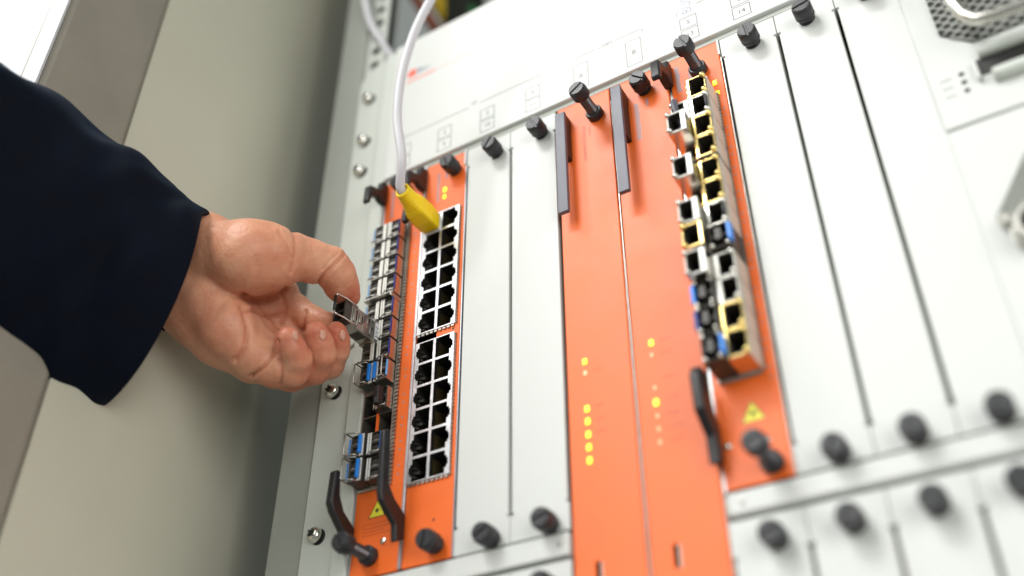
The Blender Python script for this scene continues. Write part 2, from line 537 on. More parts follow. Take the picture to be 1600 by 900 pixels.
def warning(parent, x, z, s=5.2):
    tri = [(x - s, z - s * .85), (x + s, z - s * .85), (x, z + s)]
    tr2 = [(x - s * .88, z - s * .79), (x + s * .88, z - s * .79), (x, z + s * .86)]
    w = part('warning_label', MB().prism(tri, 'y', -.08, -.02), 'black_ink', parent)
    mb = MB().prism(tr2, 'y', -.14, -.05)
    o = bpy.data.objects.new('sticker_face', mb.mesh('sticker_face', ['sticker'], ORG[parent.name])); COL.objects.link(o); o.parent = w
    star = [(x + (1.4 if i % 2 == 0 else .8) * math.cos(i * PI / 8), z - s * .18 + (1.4 if i % 2 == 0 else .8) * math.sin(i * PI / 8)) for i in range(16)]
    mb = MB().prism(star, 'y', -.2, -.1)
    mb.box(x + .5, x + 2.4, -.2, -.1, z - s * .18 - .12, z - s * .18 + .12)
    o = bpy.data.objects.new('laser_symbol', mb.mesh('laser_symbol', ['black_ink'], ORG[parent.name])); COL.objects.link(o); o.parent = w


TOPPROF = [(-.5, -6), (-4, -5.2), (-6, -7), (-6.6, -12.5), (-8, -14.8), (-12, -16.5), (-17.2, -18.6), (-18, -20), (-18.4, -31.5), (-16.6, -33), (-15.6, -31.6), (-14.2, -24.4), (-8, -21.5), (-5.5, -23), (-.5, -23)]
BOTPROF = [(-19.2, -214), (-17, -212.8), (-15.4, -214), (-14, -226), (-10, -232.7), (-.5, -238.6), (-.3, -250), (-7, -253.5), (-8.2, -243.5), (-17.6, -235.3), (-20, -231.5)]
BOT2 = [(-22, -201), (-19, -199.2), (-16.8, -201), (-15.2, -227.6), (-10.2, -233.1), (-.5, -238.6), (-.3, -251), (-7, -254.5), (-8, -246), (-19.6, -237.7), (-21, -233.6)]
ROW = lambda z0, i: z0 - 13.95 * i - 2.1 * (i // 4)


def emi(parent, x, z0, z1, w=1.6, pitch=2.35, y=-.9):
    mb = MB(); z = z0
    while z > z1:
        mb.prism([(0 + y * .1, z), (y - .5, z - .25), (y - .9, z - pitch * .35), (y - .3, z - pitch * .72), (0, z - pitch * .72)], 'x', x, x + w)
        z -= pitch
    return part('gasket_fingers', mb, ['dull'], parent, kind='stuff')


def sfp_cage(parent, x0, x1, z0, yf=-2.2):
    """metal cage of 2 x 12 bays"""
    xm = (x0 + x1) / 2
    xs = [x0, x0 + .45, xm - .35, xm + .35, x1 - .45, x1]
    zs = []
    for i in range(12):
        zt = ROW(z0, i)
        zs += [zt - 13.5, zt - .25]
    zs = sorted([z0 + .5, ROW(z0, 11) - 14.2] + zs)
    mb = MB().plate(xs, zs, lambda i, j: i in (1, 3) and j % 2 == 1, yf, 14, 0, 1)
    mb.box(x0, x1, 14.2, 15, zs[0], zs[-1], 1)
    return part('transceiver_cage', mb, ['dull', 'port'], parent)


def text_marks(parent, x, z0, z1, n, w, matn='inkb', h=.9):
    mb = MB()
    for i in range(n):
        z = z0 + (z1 - z0) * i / n
        ww = w * random.uniform(.75, 1)
        mb.box(x, x + ww, -.05, -.01, z - h, z)
    return part('printed_marks', mb, matn, parent)


# ---- card 1 (fibre line card)
c1 = thing('fibre_line_card', 'leftmost orange card full of silver fibre transceivers with laser warning triangle', 'circuit card', (-46.5, 0, ZB))
xs = [-61.6, -60.2, -40.8, -31.6]; zs = [ZB, -217.6, -44.8, ZT]
part('faceplate', MB().plate(xs, zs, lambda i, j: i == 1 and j == 1, 0, 1.6), 'orange', c1, bevel=.35)
part('edge_rail', MB().box(-31.5, -30.0, -.6, 10, ZB, ZT), 'tin', c1, bevel=.2)
part('edge_rail', MB().box(-62.4, -61.7, .3, 10, ZB, ZT), 'zinc', c1)
sfp_cage(c1, -60.6, -40.6, -47.2)
emi(c1, -40.5, -46, -218)
emi(c1, -60, -218.4, -220, 19, 2)
lever(c1, TOPPROF, -64.5, -60)
lever(c1, BOTPROF, -64.5, -60)
thumbscrew(c1, -45.8, -16.5)
thumbscrew(c1, -49.0, -255.5, True)
warning(c1, -47.2, -230.6)
mb = MB(); outline(mb, -55, -37, -244.2, -238.2, .3, -.04); mb.box(-54, -39, -.04, -.01, -240.6, -240.2); mb.box(-54, -42, -.04, -.01, -242.4, -242.0)
part('label_box', mb, 'inkred', c1)
text_marks(c1, -56.5, -13, -36, 22, 2.2, 'inkb', .7)
for i in range(24): 
    mb = MB().box(-36.2 + (i % 2) * 0, -35.2, -.05, -.01, ROW(-47.2, i // 2) - 4 - 5 * (i % 2), ROW(-47.2, i // 2) - 5 - 5 * (i % 2))
    if i % 2 == 0: led_mb = MB()
    led_mb.v += mb.v if False else []
    part('printed_mark', mb, 'inkb', c1)
part('zinc_foot', MB().box(-62.2, -61.2, -.3, 6, ZB, -252).box(-31.2, -29.6, -1, 4, ZB, -252), 'zinc', c1)
part('screw', MB().ring((-41.5, 0, -249), 'y', [(0, 1.7), (-.8, 1.6), (-1.2, .9)], 18), 'chrome', c1, auto=.6)
part('screw', MB().ring((-33.4, 0, -248.2), 'y', [(0, 1.7), (-.8, 1.6), (-1.2, .9)], 18), 'chrome', c1, auto=.6)
part('orange_strip', MB().box(-51.2, -50.0, -2.6, -1.0, ROW(-47.2, 9) - 13.4, ROW(-47.2, 8) - 13), 'orange', c1, bevel=.2)  # orange strip along the middle of the empty bays

# ---- card 2 (ethernet card)
c2 = thing('ethernet_card', 'orange card with two black and silver blocks of twelve network ports', 'circuit card', (-15.5, 0, ZB))
BX0, BX1 = -29.0, -3.4
blocks = [(-48.2, -133.2), (-138.8, -222.6)]
xs = [-29.5, BX0 + .1, BX1 - .1, -1.0]
zs = [ZB, blocks[1][1] + .3, blocks[1][0] - .3, blocks[0][1] + .3, blocks[0][0] - .3, ZT]
part('faceplate', MB().plate(xs, zs, lambda i, j: i == 1 and j in (1, 3), 0, 1.6), 'orange', c2, bevel=.35)
part('edge_rail', MB().box(-.8, -.2, .2, 10, ZB, ZT), 'zinc', c2)
part('edge_tab', MB().box(-1.6, -.3, -.7, -.1, -17, ZT), 'white', c2)


def rj_block(zt, zb):
    blk_parent = part('port_block', port_frame(zt, zb), ['tin', 'dark'], c2, bevel=.12, seg=1)
    p = (zt - zb) / 6
    for r in range(6):
        for cc in (0, 1):
            sg = -1 if cc == 0 else 1
            xi = BX0 + 1.7 if cc == 0 else BX1 - 1.7
            xm_ = (BX0 + BX1) / 2
            z_c = zt - p * (r + .5)
            xo, xin = (BX0 + .9, xm_ - 1.0) if cc == 0 else (BX1 - .9, xm_ + 1.0)
            mb = MB()
            mb.box(xo, xin, 11.5, 12.5, z_c - 5.9, z_c + 5.9, 0)
            # contact wires slope out of the inner wall
            for k in range(8):
                zz = z_c - 3.6 + k * 1.03
                mb.prism([(xin - sg * (-.1), 1.0), (xin + sg * .25, 1.0), (xin + sg * 4.4, 8.5), (xin + sg * 4.0, 9)], 'z', zz - .2, zz + .2, 1)
            # latch ledge on the outer wall
            mb.box(xo, xo - sg * 2.2, 1.2, 9, z_c - 3.0, z_c - 2.2, 2)
            mb.box(xo, xo - sg * 2.2, 1.2, 9, z_c + 2.2, z_c + 3.0, 2)
            mb.prism([(xo, 3.2), (xo - sg * 2.6, 4.0), (xo - sg * 2.8, 5), (xo, 7)], 'z', z_c + .4, z_c + 1.9, 3)
            me = mb.mesh('port', ['dark', 'goldpin', 'port', 'port'], ORG[c2.name])
            o = bpy.data.objects.new('port', me); COL.objects.link(o); o.parent = blk_parent


def port_frame(zt, zb):
    p = (zt - zb) / 6
    xm_ = (BX0 + BX1) / 2
    xs = [BX0, BX0 + .9, BX0 + 1.7, BX0 + 2.9, xm_ - .95, xm_ + .95, BX1 - 2.9, BX1 - 1.7, BX1 - .9, BX1]
    zs = []
    for r in range(6):
        c = zt - p * (r + .5)
        zs += [c - 6.15, c - 3.1, c - 1.7, c + 1.7, c + 3.1, c + 6.15]
    zs = sorted(zs + [zt, zb])

    def hole(i, j):
        j -= 1
        if j < 0 or j >= 36 - 0: return False
        k = j % 6
        if k == 5: return False          # the wall between two rows
        if i in (3, 5): return k < 5
        if i in (2, 6): return 1 <= k <= 3 or k in (0, 4)
        if i in (1, 7): return k in (1, 2, 3)
        return False

    def hole2(i, j):
        if i in (1, 7): return (j - 1) % 6 in (2,) and hole(i, j)
        if i in (2, 6): return (j - 1) % 6 in (1, 2, 3) and hole(i, j)
        return hole(i, j)
    return MB().plate(xs, zs, hole2, -1.3, 11, 0, 1)


for a, b_ in blocks: rj_block(a, b_)
emi(c2, BX1 + .05, -49, -133, .9, 2.35, -.4); emi(c2, BX1 + .05, -139.5, -222, .9, 2.35, -.4)
mbx = MB()
for zt_ in (-133.5, -222.9):
    for i in range(9): mbx.box(BX0 + .6 + i * 2.8, BX0 + 2.4 + i * 2.8, -1.0, 0, zt_ - 1.1, zt_)
part('gasket_fingers', mbx, 'dull', c2, kind='stuff')
TP2 = [(y - 1.0, z - 3.2) for y, z in TOPPROF]
TP2[0] = (-.5, -8); TP2[-1] = (-.5, -26); TP2[-2] = (-6, -26)
lever(c2, TP2, -33.4, -29.2)
lever(c2, [(-13, -42), (-16.5, -43.6), (-18.5, -58), (-17.4, -61.5), (-15, -61.5), (-12, -56)], -33.0, -29.4)
lever(c2, BOT2, -32.0, -28.4)
thumbscrew(c2, -8.1, -18.2); thumbscrew(c2, -9.4, -258)
led(c2, -15.6, -30.5, w=2.5); led(c2, -15.6, -36.2, w=2.1)
text_marks(c2, -21.5, -15, -38, 22, 2.0, 'inkb', .7)
text_marks(c2, -15.5, -16, -22, 6, 1.6, 'inkb', .6)
text_marks(c2, -11.4, -30, -38, 2, 4, 'inkred', .4)
for z in (-244.5, -136): part('pin_hole', MB().ring((-12 if z < -200 else -5.2, 0, z), 'y', [(-.03, .7), (-.02, .7)], 12), 'black_ink', c2)
part('zinc_foot', MB().box(-29.6, -30.9, .2, 6, ZB, -252), 'zinc', c2)

# ---- control cards A and B
for nm, x0, x1, lb in (('a', 62, 98, 'long orange control card with six lit yellow LEDs in a column'),
                       ('b', 98, 133.5, 'long orange control card between LED card and copper transceiver card')):
    c = thing('control_card', lb, 'circuit card', ((x0 + x1) / 2, 0, -540))
    sx = x0 + 12.4 if nm == 'b' else x0 + 12.9
    sz = -288
    xs = [x0 + (1.3 if nm == 'a' else .8), sx - 1.5, sx + 1.5, x1 - .9]
    zs = [-540, sz - 5, sz + 5, ZT + 1.2]
    part('faceplate', MB().plate(xs, zs, lambda i, j: i == 1 and j == 1, 0, 1.6), 'orange', c, bevel=.45, seg=3)
    part('latch_slot', MB().box(sx - 1.5, sx + 1.5, 3, 4, sz - 5, sz + 5, 0).box(sx + .9, sx + 1.45, .5, 3, sz - 5, sz + 5, 1), ['dark', 'dull'], c)
    part('edge_rail', MB().box(x1 - .55, x1 - .1, 1.0, 10, -540, ZT - 10), 'dull', c)
    part('card_bracket', MB().box(x0 + .2, x0 + .9, 3.0, 10, -540, ZT - 2), 'dull', c)
    hy = -8.5 if nm == 'a' else -10.5
    hx0 = 65.9 if nm == 'a' else 102.4
    zt_, zb_ = (-17.6, -92.2) if nm == 'a' else (-18.0, -96)
    mb = MB().box(hx0, hx0 + 6.2, hy, hy + 2.6, zb_, zt_)
    h = part('handle', mb, 'handle', c, bevel=.3)
    part('handle_mount', MB().box(hx0 + 3.2, hx0 + 6.0, hy + 2.6, -.2, zb_ + 42, zt_ - .5), 'black', c, bevel=.2)
    if nm == 'a':
        thumbscrew(c, 88.2, -22.5, True, rot=.6)
        for z in (-183, -209, -215.6, -222.5, -229, -235.6): led(c, 73.2, z, w=2.3)
        led(c, 73.2, -189.6, False, w=1.9)
        text_marks(c, 69.5 + 9.5, -27, -54, 24, 2.2, 'inkred', .6)
        text_marks(c, 82.6, -29, -36, 6, 1.8, 'inkred', .6)
        for z in (-189, -208.5, -215.6, -222): text_marks(c, 77, z, z - 1, 1, 6, 'inkred', .5)
    else:
        thumbscrew(c, 118.8, -18.9, rot=2.4)
        led(c, 108.2, -184.3, w=2.3); led(c, 107.8, -216, w=2.5)
        for z in (-191, -208.5, -223, -229.5, -236): led(c, 107.9, z, False, w=1.5)
        text_marks(c, 111.6, -27, -55, 20, 3.2, 'inkb', .9)
        text_marks(c, 118.5, -26, -32, 5, 2.2, 'inkb', .7)
        for z in (-184, -191, -204, -215, -223, -229.5, -236): text_marks(c, 112, z, z - 1, 1, 8, 'inkred', .5)

# ---- card C (copper line card)
c3 = thing('copper_line_card', 'orange card with staggered stack of gold framed copper transceivers and laser triangle', 'circuit card', (149, 0, ZB))
CZ = -44.5
xs = [134.4, 137.8, 158.4, 163.4]; zs = [ZB, -215.4, CZ + .8, ZT + 1.2]
part('faceplate', MB().plate(xs, zs, lambda i, j: i == 1 and j == 1, 0, 1.6), 'orange', c3, bevel=.4, seg=3)
part('edge_rail', MB().box(163.6, 164.1, .8, 10, ZB, ZT - 12), 'dull', c3)
part('edge_tab', MB().box(163.1, 164.2, -.6, 1, ZT - 12, ZT), 'white', c3)
part('edge_rail', MB().box(133.6, 134.2, .8, 10, ZB, ZT), 'zinc', c3)
sfp_cage(c3, 138, 158.2, CZ)
emi(c3, 158.3, CZ, -214, 1.3)
emi(c3, 138.5, -215.6, -217.4, 19, 2)
PC = [(y * 1.15, z - 4.5) for y, z in TOPPROF]
PC[0] = (-.5, -9.5); PC[-1] = (-.5, -27); PC[-2] = (-6, -27)
lever(c3, PC, 131.0, 136.2)
lever(c3, [(-19, -219), (-16, -214), (-8, -214), (-7, -228), (-4, -233), (-.5, -235.5), (-.5, -253), (-7, -256.2), (-8, -243.5), (-18, -235.4)], 131.2, 136)
thumbscrew(c3, 151.2, -22.5, True, rot=2.0)
thumbscrew(c3, 155.6, -258.5, True, rot=.4)
part('screw', MB().ring((154.3, 0, -247.6), 'y', [(0, 2.2), (-.8, 2.1), (-1.4, 1.1)], 18), 'chrome', c3, auto=.6)
part('screw', MB().ring((138.2, 0, -246.4), 'y', [(0, 1.6), (-.8, 1.5), (-1.2, .9)], 18), 'chrome', c3, auto=.6)
warning(c3, 150.6, -233.2, 5.4)
text_marks(c3, 143 - 5.5, -12, -32, 18, 2.8, 'inkb', .8)
text_marks(c3, 144.8, -20, -27, 5, 2.4, 'inkb', .8)
led(c3, 158.5, -36, w=2.4); led(c3, 159.3, -44, w=1.8)
for i in range(24):
    r = i // 2
    part('printed_mark', MB().prism([(160.9 + math.cos(a) * .55, ROW(CZ, r) - 12 - 5 * (i % 2) + math.sin(a) * .55) for a in [k * PI / 3 for k in range(6)]], 'y', -.05, -.01), 'inkb', c3)


# ================================================================== fibre transceivers (card 1)
def fibre_module(col, row, yf=-8.5, latch='navyb', bail='closed', plug=False, lb='', grp=True, zshift=0):
    """col 0 left, 1 right. outward = away from the middle of the cage"""
    xm_ = -50.6
    sg = 1 if col else -1
    zt = ROW(-47.2, row) - .45 + zshift
    t = thing('fibre_transceiver', lb, 'transceiver', (xm_ + sg * 5, yf, zt - 13.1), 'fibre transceivers plugged into the leftmost card' if grp else None)
    X = lambda u: xm_ + sg * (u + .5)
    xs = sorted([X(0), X(2.6), X(7.7), X(8.6)])
    zs = sorted([zt, zt - .55, zt - 5.9, zt - 7.0, zt - 12.4, zt - 13.0])
    hi = 1
    hl = (lambda i, j: i == hi and j in (1, 3))
    mb = MB().plate(xs, zs, hl, yf, yf + 7, 0, 0)
    mb.box(X(.05), X(8.5), yf + 7, 13, zt - .05, zt - 12.95, 2)
    part('side_plate', MB().box(X(8.62), X(8.72), yf + .2, -.3, zt - .3, zt - 12.7), 'steel', t)
    # raised belly plate
    part('body', mb, ['port', 'dull', 'port'], t, bevel=.15, seg=1)
    part('belly_plate', MB().box(X(.1), X(1.15), yf - .5, yf - .05, zt - .2, zt - 12.8).box(X(1.45), X(2.6), yf - .3, yf - .05, zt - .2, zt - 12.8), 'belly', t, bevel=.12, seg=1)
    for k in (0, 1):
        za = zt - .6 - 6.5 * k
        mb = MB()
        # dark port housing with a roof-shaped top, set just inside the opening
        mb.prism([(X(2.65), za - 5.2), (X(2.65), za - 1.6), (X(3.6), za - 1.0), (X(5.6), za - .5), (X(6.6), za - 1.2), (X(7.65), za - 1.6), (X(7.65), za - 5.2)], 'y', yf + .7, yf + 6, 1)
        # light chevron lip under it
        mb.prism([(X(2.6), za - 5.3), (X(2.6), za - 4.85), (X(4.4), za - 4.75), (X(5.6), za - 4.0), (X(6.4), za - 4.7), (X(7.7), za - 4.6), (X(7.7), za - 5.3)], 'y', yf - .25, yf + .68, 0)
        part('port', mb, ['dull', 'port'], t)
    if latch:
        yl = yf - .6
        part('latch_bar', MB().box(X(8.7), X(9.5 if col else 9.2), yl - (.9 if col else .4), yl + .5, zt - 1.6, zt - 11.6), latch, t, bevel=.3)
    if bail == 'closed':
        y2 = yf - 1.5
        mb = MB()
        for z in ((zt - 12.9,) if row != 3 else (zt - 12.3,)):
            mb.tube([(X(9.2), y2 - .1, z + (-1.2 if z > zt - 5 else 1.2)), (X(9.0), y2 - .6, z), (X(7), y2 - .9, z), (X(5.2), y2 - 1.3, z + .3), (X(2.6), y2 - .2, z), (X(.4), yf - .4, z)], .36, 8)
        part('bail', mb, 'dull', t, smooth=True)
    elif bail == 'open':
        y2 = yf - 4.5
        mb = MB().tube([(X(8.6), yf + 1, zt - .4), (X(8.9), y2, zt - .4), (X(8.9), y2 - .6, zt - 1), (X(8.9), y2 - .6, zt - 12.2), (X(8.9), y2, zt - 12.8), (X(8.6), yf + 1, zt - 12.8)], .42, 8)
        mb.tube([(X(2.6), yf + .5, zt - .4), (X(3), y2 + 1.6, zt - .4), (X(5), y2 + 1, zt - .4), (X(8.8), y2, zt - .4)], .36, 8)
        mb.tube([(X(2.6), yf + .5, zt - 12.8), (X(3), y2 + 1.6, zt - 12.8), (X(5), y2 + 1, zt - 12.8), (X(8.8), y2, zt - 12.8)], .36, 8)
        part('bail', mb, 'dull', t, smooth=True)
        part('latch_bar', MB().box(X(.5), X(2.3), yf - 2.4, yf - .9, zt - 1.4, zt - 11.8), 'blue', t, bevel=.3)
    if plug:
        mb = MB().box(X(3.6), X(7.0), yf - 5.5, yf + 3, zt - 1.8, zt - 11.4).ring((X(5.3), yf - 4, zt - 12), 'z', [(-1, 1.9), (.5, 2.1), (3, 1.7)], 14)
        part('dust_plug', mb, 'black', t, bevel=.6)
    return t


OR = ['first', 'second', 'third', 'fourth', 'fifth', 'sixth', 'seventh', 'eighth', 'ninth', 'tenth', 'eleventh', 'twelfth']
for r in range(7):
    fibre_module(1, r, latch='navyb', lb=f'silver fibre transceiver with dark blue latch, {OR[r]} from top in right column of leftmost card')
for r in range(5):
    fibre_module(0, r, latch='paleb', lb=f'silver fibre transceiver with pale latch, {OR[r]} from top in left column of leftmost card')
fibre_module(0, 6, yf=-9.5, latch=None, lb='dark silver transceiver in left column just below the module held in fingers')
fibre_module(1, 7, yf=-9, latch='paleb', bail='open', lb='silver transceiver with wide bright blue latch, eighth in right column of leftmost card')
fibre_module(0, 7, yf=-9, latch=None, bail='open', lb='dark transceiver with protruding wire bail left of the bright blue latch one')
fibre_module(1, 8, yf=-7, latch=None, bail='closed', plug=True, lb='silver transceiver closed with a black dust plug, above the empty bays')
fibre_module(1, 10, yf=-9, latch='blue', lb='silver transceiver with blue latch just above the black lever end, right column')
fibre_module(1, 11, yf=-8, latch=None, lb='silver transceiver half hidden behind long black lever, lowest in right column')
fibre_module(0, 10, yf=-10.5, latch='blue', bail='open', lb='far protruding silver transceiver with two blue latches, upper of bottom pair')
fibre_module(0, 11, yf=-10.5, latch='blue', bail='open', lb='far protruding silver transceiver with two blue latches, lowest in left column')

# bracket plate between the fourth and fifth rows
z = ROW(-47.2, 4) + .9
part('cage_partition', MB().box(-61, -41.2, -11.5, 4, z - .35, z + .35).box(-42, -40.9, -11.5, -.5, z - 2.4, z + .3), 'dull', c1, bevel=.15, seg=1)

# ---- the module held in the fingers
hz0 = ROW(-47.2, 5) - 2.2
hx1, hx0_ = -51.0, -60.2
hy0, hy1 = -36.0, -7.0
hm = thing('fibre_transceiver', 'silver transceiver held between thumb and fingers, half out of its bay', 'transceiver', (-55, hy0, hz0 - 13.2))
mb = MB().box(hx0_, hx1, hy0 + 5, hy1, hz0 - 13.2, hz0)
mb.box(hx0_ + .4, hx1 - .4, hy1, 12, hz0 - 12.9, hz0 - .3)
part('body', mb, 'steel', hm, bevel=.35)
part('shell_plate', MB().box(hx1 + .02, hx1 + .5, hy0 + 14, hy1 - 5.5, hz0 - 12.6, hz0 - .6), 'steel', hm, bevel=.15)
part('collar', MB().plate([hx0_ - .3, hx0_ + .3, hx1 - .2, hx1 + .9], [hz0 - 13.8, hz0 - 13.1, hz0 - .1, hz0 + .6], lambda i, j: i == 1 and j == 1, hy1 - 5.2, hy1 + .3), 'dull', hm, bevel=.12, seg=1)
part('rating_label', MB().box(hx1 + .92, hx1 + 1.0, hy1 - 4.6, hy1 - .4, hz0 - 12, hz0 - 1.6), 'paper', hm)
mb = MB()
for i in range(9): mb.box(hx1 + 1.01, hx1 + 1.05, hy1 - 4.2, hy1 - .9, hz0 - 10.8 + i, hz0 - 10.8 + i + (.3 if i % 3 else .6))
part('bar_code', mb, 'black_ink', hm)
mb = MB()
for (ya, yb, za, zb_) in ((6, 8, 2, 10.5), (9, 10, 1.2, 11.8), (11, 13, 3, 9), (17.5, 18.4, 2, 6), (17.5, 20, 7, 8), (20.5, 21.5, 3, 11)):
    mb.box(hx1 + .05, hx1 + .62, hy0 + ya, hy0 + yb, hz0 - zb_, hz0 - za)
part('side_relief', mb, 'dull', hm, bevel=.1, seg=1)
mb = MB()
for (ya, yb, za, zb_) in ((8.2, 8.9, 3, 9.5), (13.2, 13.9, 4, 8), (15, 15.5, 2.5, 7), (18.8, 19.8, 2, 4.4), (21.8, 22.6, 6, 8.5)):
    mb.box(hx1 + .4, hx1 + .66, hy0 + ya, hy0 + yb, hz0 - zb_, hz0 - za)
part('side_slots', mb, 'dark', hm)
part('underside_label', MB().box(hx0_ + 1.2, hx1 - 1.2, hy0 + 13, hy1 - 9, hz0 - 13.28, hz0 - 13.2), 'port', hm)
# head with two ports
mb = MB().plate(sorted([hx0_ + .3, hx0_ + 1.6, hx1 - 1.8, hx1 - .3]), [hz0 - 12.9, hz0 - 12.2, hz0 - 7.1, hz0 - 6.1, hz0 - 1, hz0 - .3], lambda i, j: i == 1 and j in (1, 3), hy0, hy0 + 5, 0, 1)
part('port_head', mb, ['port', 'dark'], hm, bevel=.2, seg=1)
yb = hy0 - 7.5
mb = MB()
for z in (hz0 - .2, hz0 - 13.0):
    mb.tube([(hx1 + .3, hy0 + 9, z), (hx1 + .6, hy0 + 4, z), (hx1 + .3, hy0 - 1.5, z), (hx1 - .9, yb + 1.2, z), (hx1 - 1.5, yb, z + (-.9 if z > hz0 - 5 else .9))], .5, 8)
mb.tube([(hx1 - 1.5, yb, hz0 - 1.1), (hx1 - 1.5, yb - .1, hz0 - 12.1)], .5, 8)
part('bail', mb, 'chrome', hm, smooth=True)
part('bail_sleeve', MB().tube([(hx1 - 1.5, yb, hz0 - 2), (hx1 - 1.5, yb, hz0 - 11.4)], .85, 10), 'black', hm, smooth=True)


# ================================================================== copper transceivers (card C)
def copper_module(col, row, kind, yf, lb):
    xm_ = 148.1
    sg = 1 if col else -1
    zt = ROW(CZ, row) - .4
    t = thing('copper_transceiver', lb, 'transceiver', (xm_ + sg * 5, yf, zt - 13), 'copper transceivers in the right orange card')
    fm = {'gold': 'gold', 'silver': 'chrome', 'white': 'belly'}[kind]
    xa, xb = (xm_ + .3, xm_ + 10.4) if col else (xm_ - 10.0, xm_ - .2)
    wb = {'gold': 1.5, 'silver': 1.8, 'white': 2.5}[kind]
    xs = [xa, xa + 1.0, xb - .6, xb] if col else [xa, xa + .6, xb - 1.0, xb]
    zs = [zt - 13.3, zt - 12.7, zt - .6, zt]
    mb = MB().plate(xs, zs, lambda i, j: i == 1 and j == 1, yf, 13, 0, 1)
    mb.box(xs[1], xs[2], 6, 7, zs[1], zs[2], 1)
    mb.box(xs[1], xs[2], yf + 2.5, yf + 6, zs[1], zs[1] + 3.2, 1)
    part('body', mb, ['polished', 'port'], t, bevel=.2, seg=1)
    if col: part('side_plate', MB().box(xb + .02, xb + .3, yf + 1.5, -.5, zt - 13.2, zt - .1), 'lit', t)  # light on the module's outer side put into a paler plate
    fx = [xa - .1, xa + wb, xb - .7, xb - .1] if col else [xa + .1, xa + .8, xb - wb, xb + .1]
    mb = MB().plate(fx, [zs[0] + .05, zs[0] + .85, zs[3] - .75, zs[3] - .05], lambda i, j: i == 1 and j == 1, yf - .9, yf - .05)
    part('frame', mb, fm, t, bevel=.3, seg=2)
    mb = MB()
    for k in range(3):
        z = zt - 2.4 - k * 4.1
        xx = xs[0] - 1.3
        mb.box(xx, xs[0] - .1, yf + 1.0, yf + 4.5, z - 1.3, z + .9)
    if col: part('spring_fingers', mb, fm, t, bevel=.45, seg=3)
    mb = MB()
    for z in (zt - 1.2, zt - 11.9):
        xx = xs[3] - 1.1 if col else xs[0] + 1.2
        mb.ring((xx, yf - .8, z), 'y', [(0, 1.5), (-1.0, 1.5), (-1.7, 1.1), (-2.1, .4)], 16)
    part('pivot_pin', mb, fm if kind == 'gold' else 'chrome', t, auto=1.2)
    if kind == 'silver' and col:
        part('bail', MB().tube([(xs[3] - 1, yf - 1.6, zt - 1.8), (xs[3] - 1, yf - 2.0, zt - 11.4)], .8, 8), 'blackgrip', t, smooth=True)
    return t


kinds = ['gold', 'silver', 'gold', 'gold', 'gold', 'gold', 'silver', None, 'white', 'white', 'gold', 'gold']
for r, k in enumerate(kinds):
    if k:
        nm = {'gold': 'brass framed', 'silver': 'silver framed', 'white': 'bright white framed'}[k]
        copper_module(1, r, k, -16.5, f'{nm} copper transceiver, {OR[r]} from the top in right column of copper card')
for r, k, yf, lb in ((1, 'white', -17, 'silver copper transceiver left of the second brass framed one, behind dark plug'),
                     (2, 'white', -25, 'far protruding silver copper transceiver, topmost box standing out on the left'),
                     (4, 'white', -25, 'far protruding silver copper transceiver, second box standing out on the left'),
                     (6, 'white', -25, 'protruding silver copper transceiver directly above the brass framed left one'),
                     (7, 'gold', -24, 'only brass framed copper transceiver in the left column of its card'),
                     (8, 'white', -25, 'protruding silver copper transceiver directly below the brass framed left one')):
    copper_module(0, r, k, yf, lb)


def dark_fibre(x0, x1, zt, yf, lb, bl='blue', side=1):
    t = thing('dark_transceiver', lb, 'transceiver', ((x0 + x1) / 2, yf, zt - 13), 'dark fibre transceivers in the copper card')
    mb = MB().plate([x0, x0 + 1, x1 - 1, x1], [zt - 13, zt - 12.3, zt - 7, zt - 6, zt - .7, zt], lambda i, j: i == 1 and j in (1, 3), yf, 12, 0, 1)
    part('body', mb, ['port', 'dark'], t, bevel=.3)
    xx = x1 - .6 if side > 0 else x0 - .6
    part('latch_bar', MB().box(xx, xx + 1.8, yf - 2, yf + 2, zt - 2, zt - 11.5), bl, t, bevel=.3)
    part('dust_plug', MB().box(x0 + 3.2, x1 - 3.4, yf - 1.6, yf + 1, zt - 3.2, zt - 9.6), 'port', t, bevel=.25)
    mb = MB()
    for z in (zt - .8, zt - 12.2):
        mb.ring((x0 + 1.4, yf - .2, z), 'y', [(0, 1.2), (-1.2, 1.2), (-1.7, .5)], 12); mb.ring((x1 - 1.2, yf - .2, z), 'y', [(0, .9), (-1.2, .9), (-1.6, .4)], 12)
    part('pivot_pin', mb, 'chrome', t, auto=1.2)
    return t


dark_fibre(148.4, 158.3, ROW(CZ, 7) - .4, -18, 'dark transceiver with blue latch in the middle of the brass framed column')
for r, s_, l in ((1.35, 'steel', 'dark'), ):
    pass
dark_fibre(138.2, 147.8, ROW(CZ, 9) - .4, -20, 'dark blue latched transceiver, upper of three in left column bottom', 'blue', -1)
dark_fibre(138.2, 147.8, ROW(CZ, 10) - .4, -20, 'dark transceiver, middle of three in left column bottom of copper card', 'navyb', -1)
dark_fibre(138.2, 147.8, ROW(CZ, 11) - .4, -19, 'dark blue latched transceiver lowest in left column above the black lever', 'blue', 1)
# grey dust plug hanging at the top of the left column
mb = MB().tube([(141.5, -19, -58), (141.8, -22, -62), (142.4, -21, -70), (143, -19, -79)], [1.9, 2.0, 1.3, .8], 12, flat=.7)
tag(part('dust_cap', mb, 'handle', smooth=True), 'slate grey dangling rubber dust cap in front of the topmost left silver box', 'dust cap')

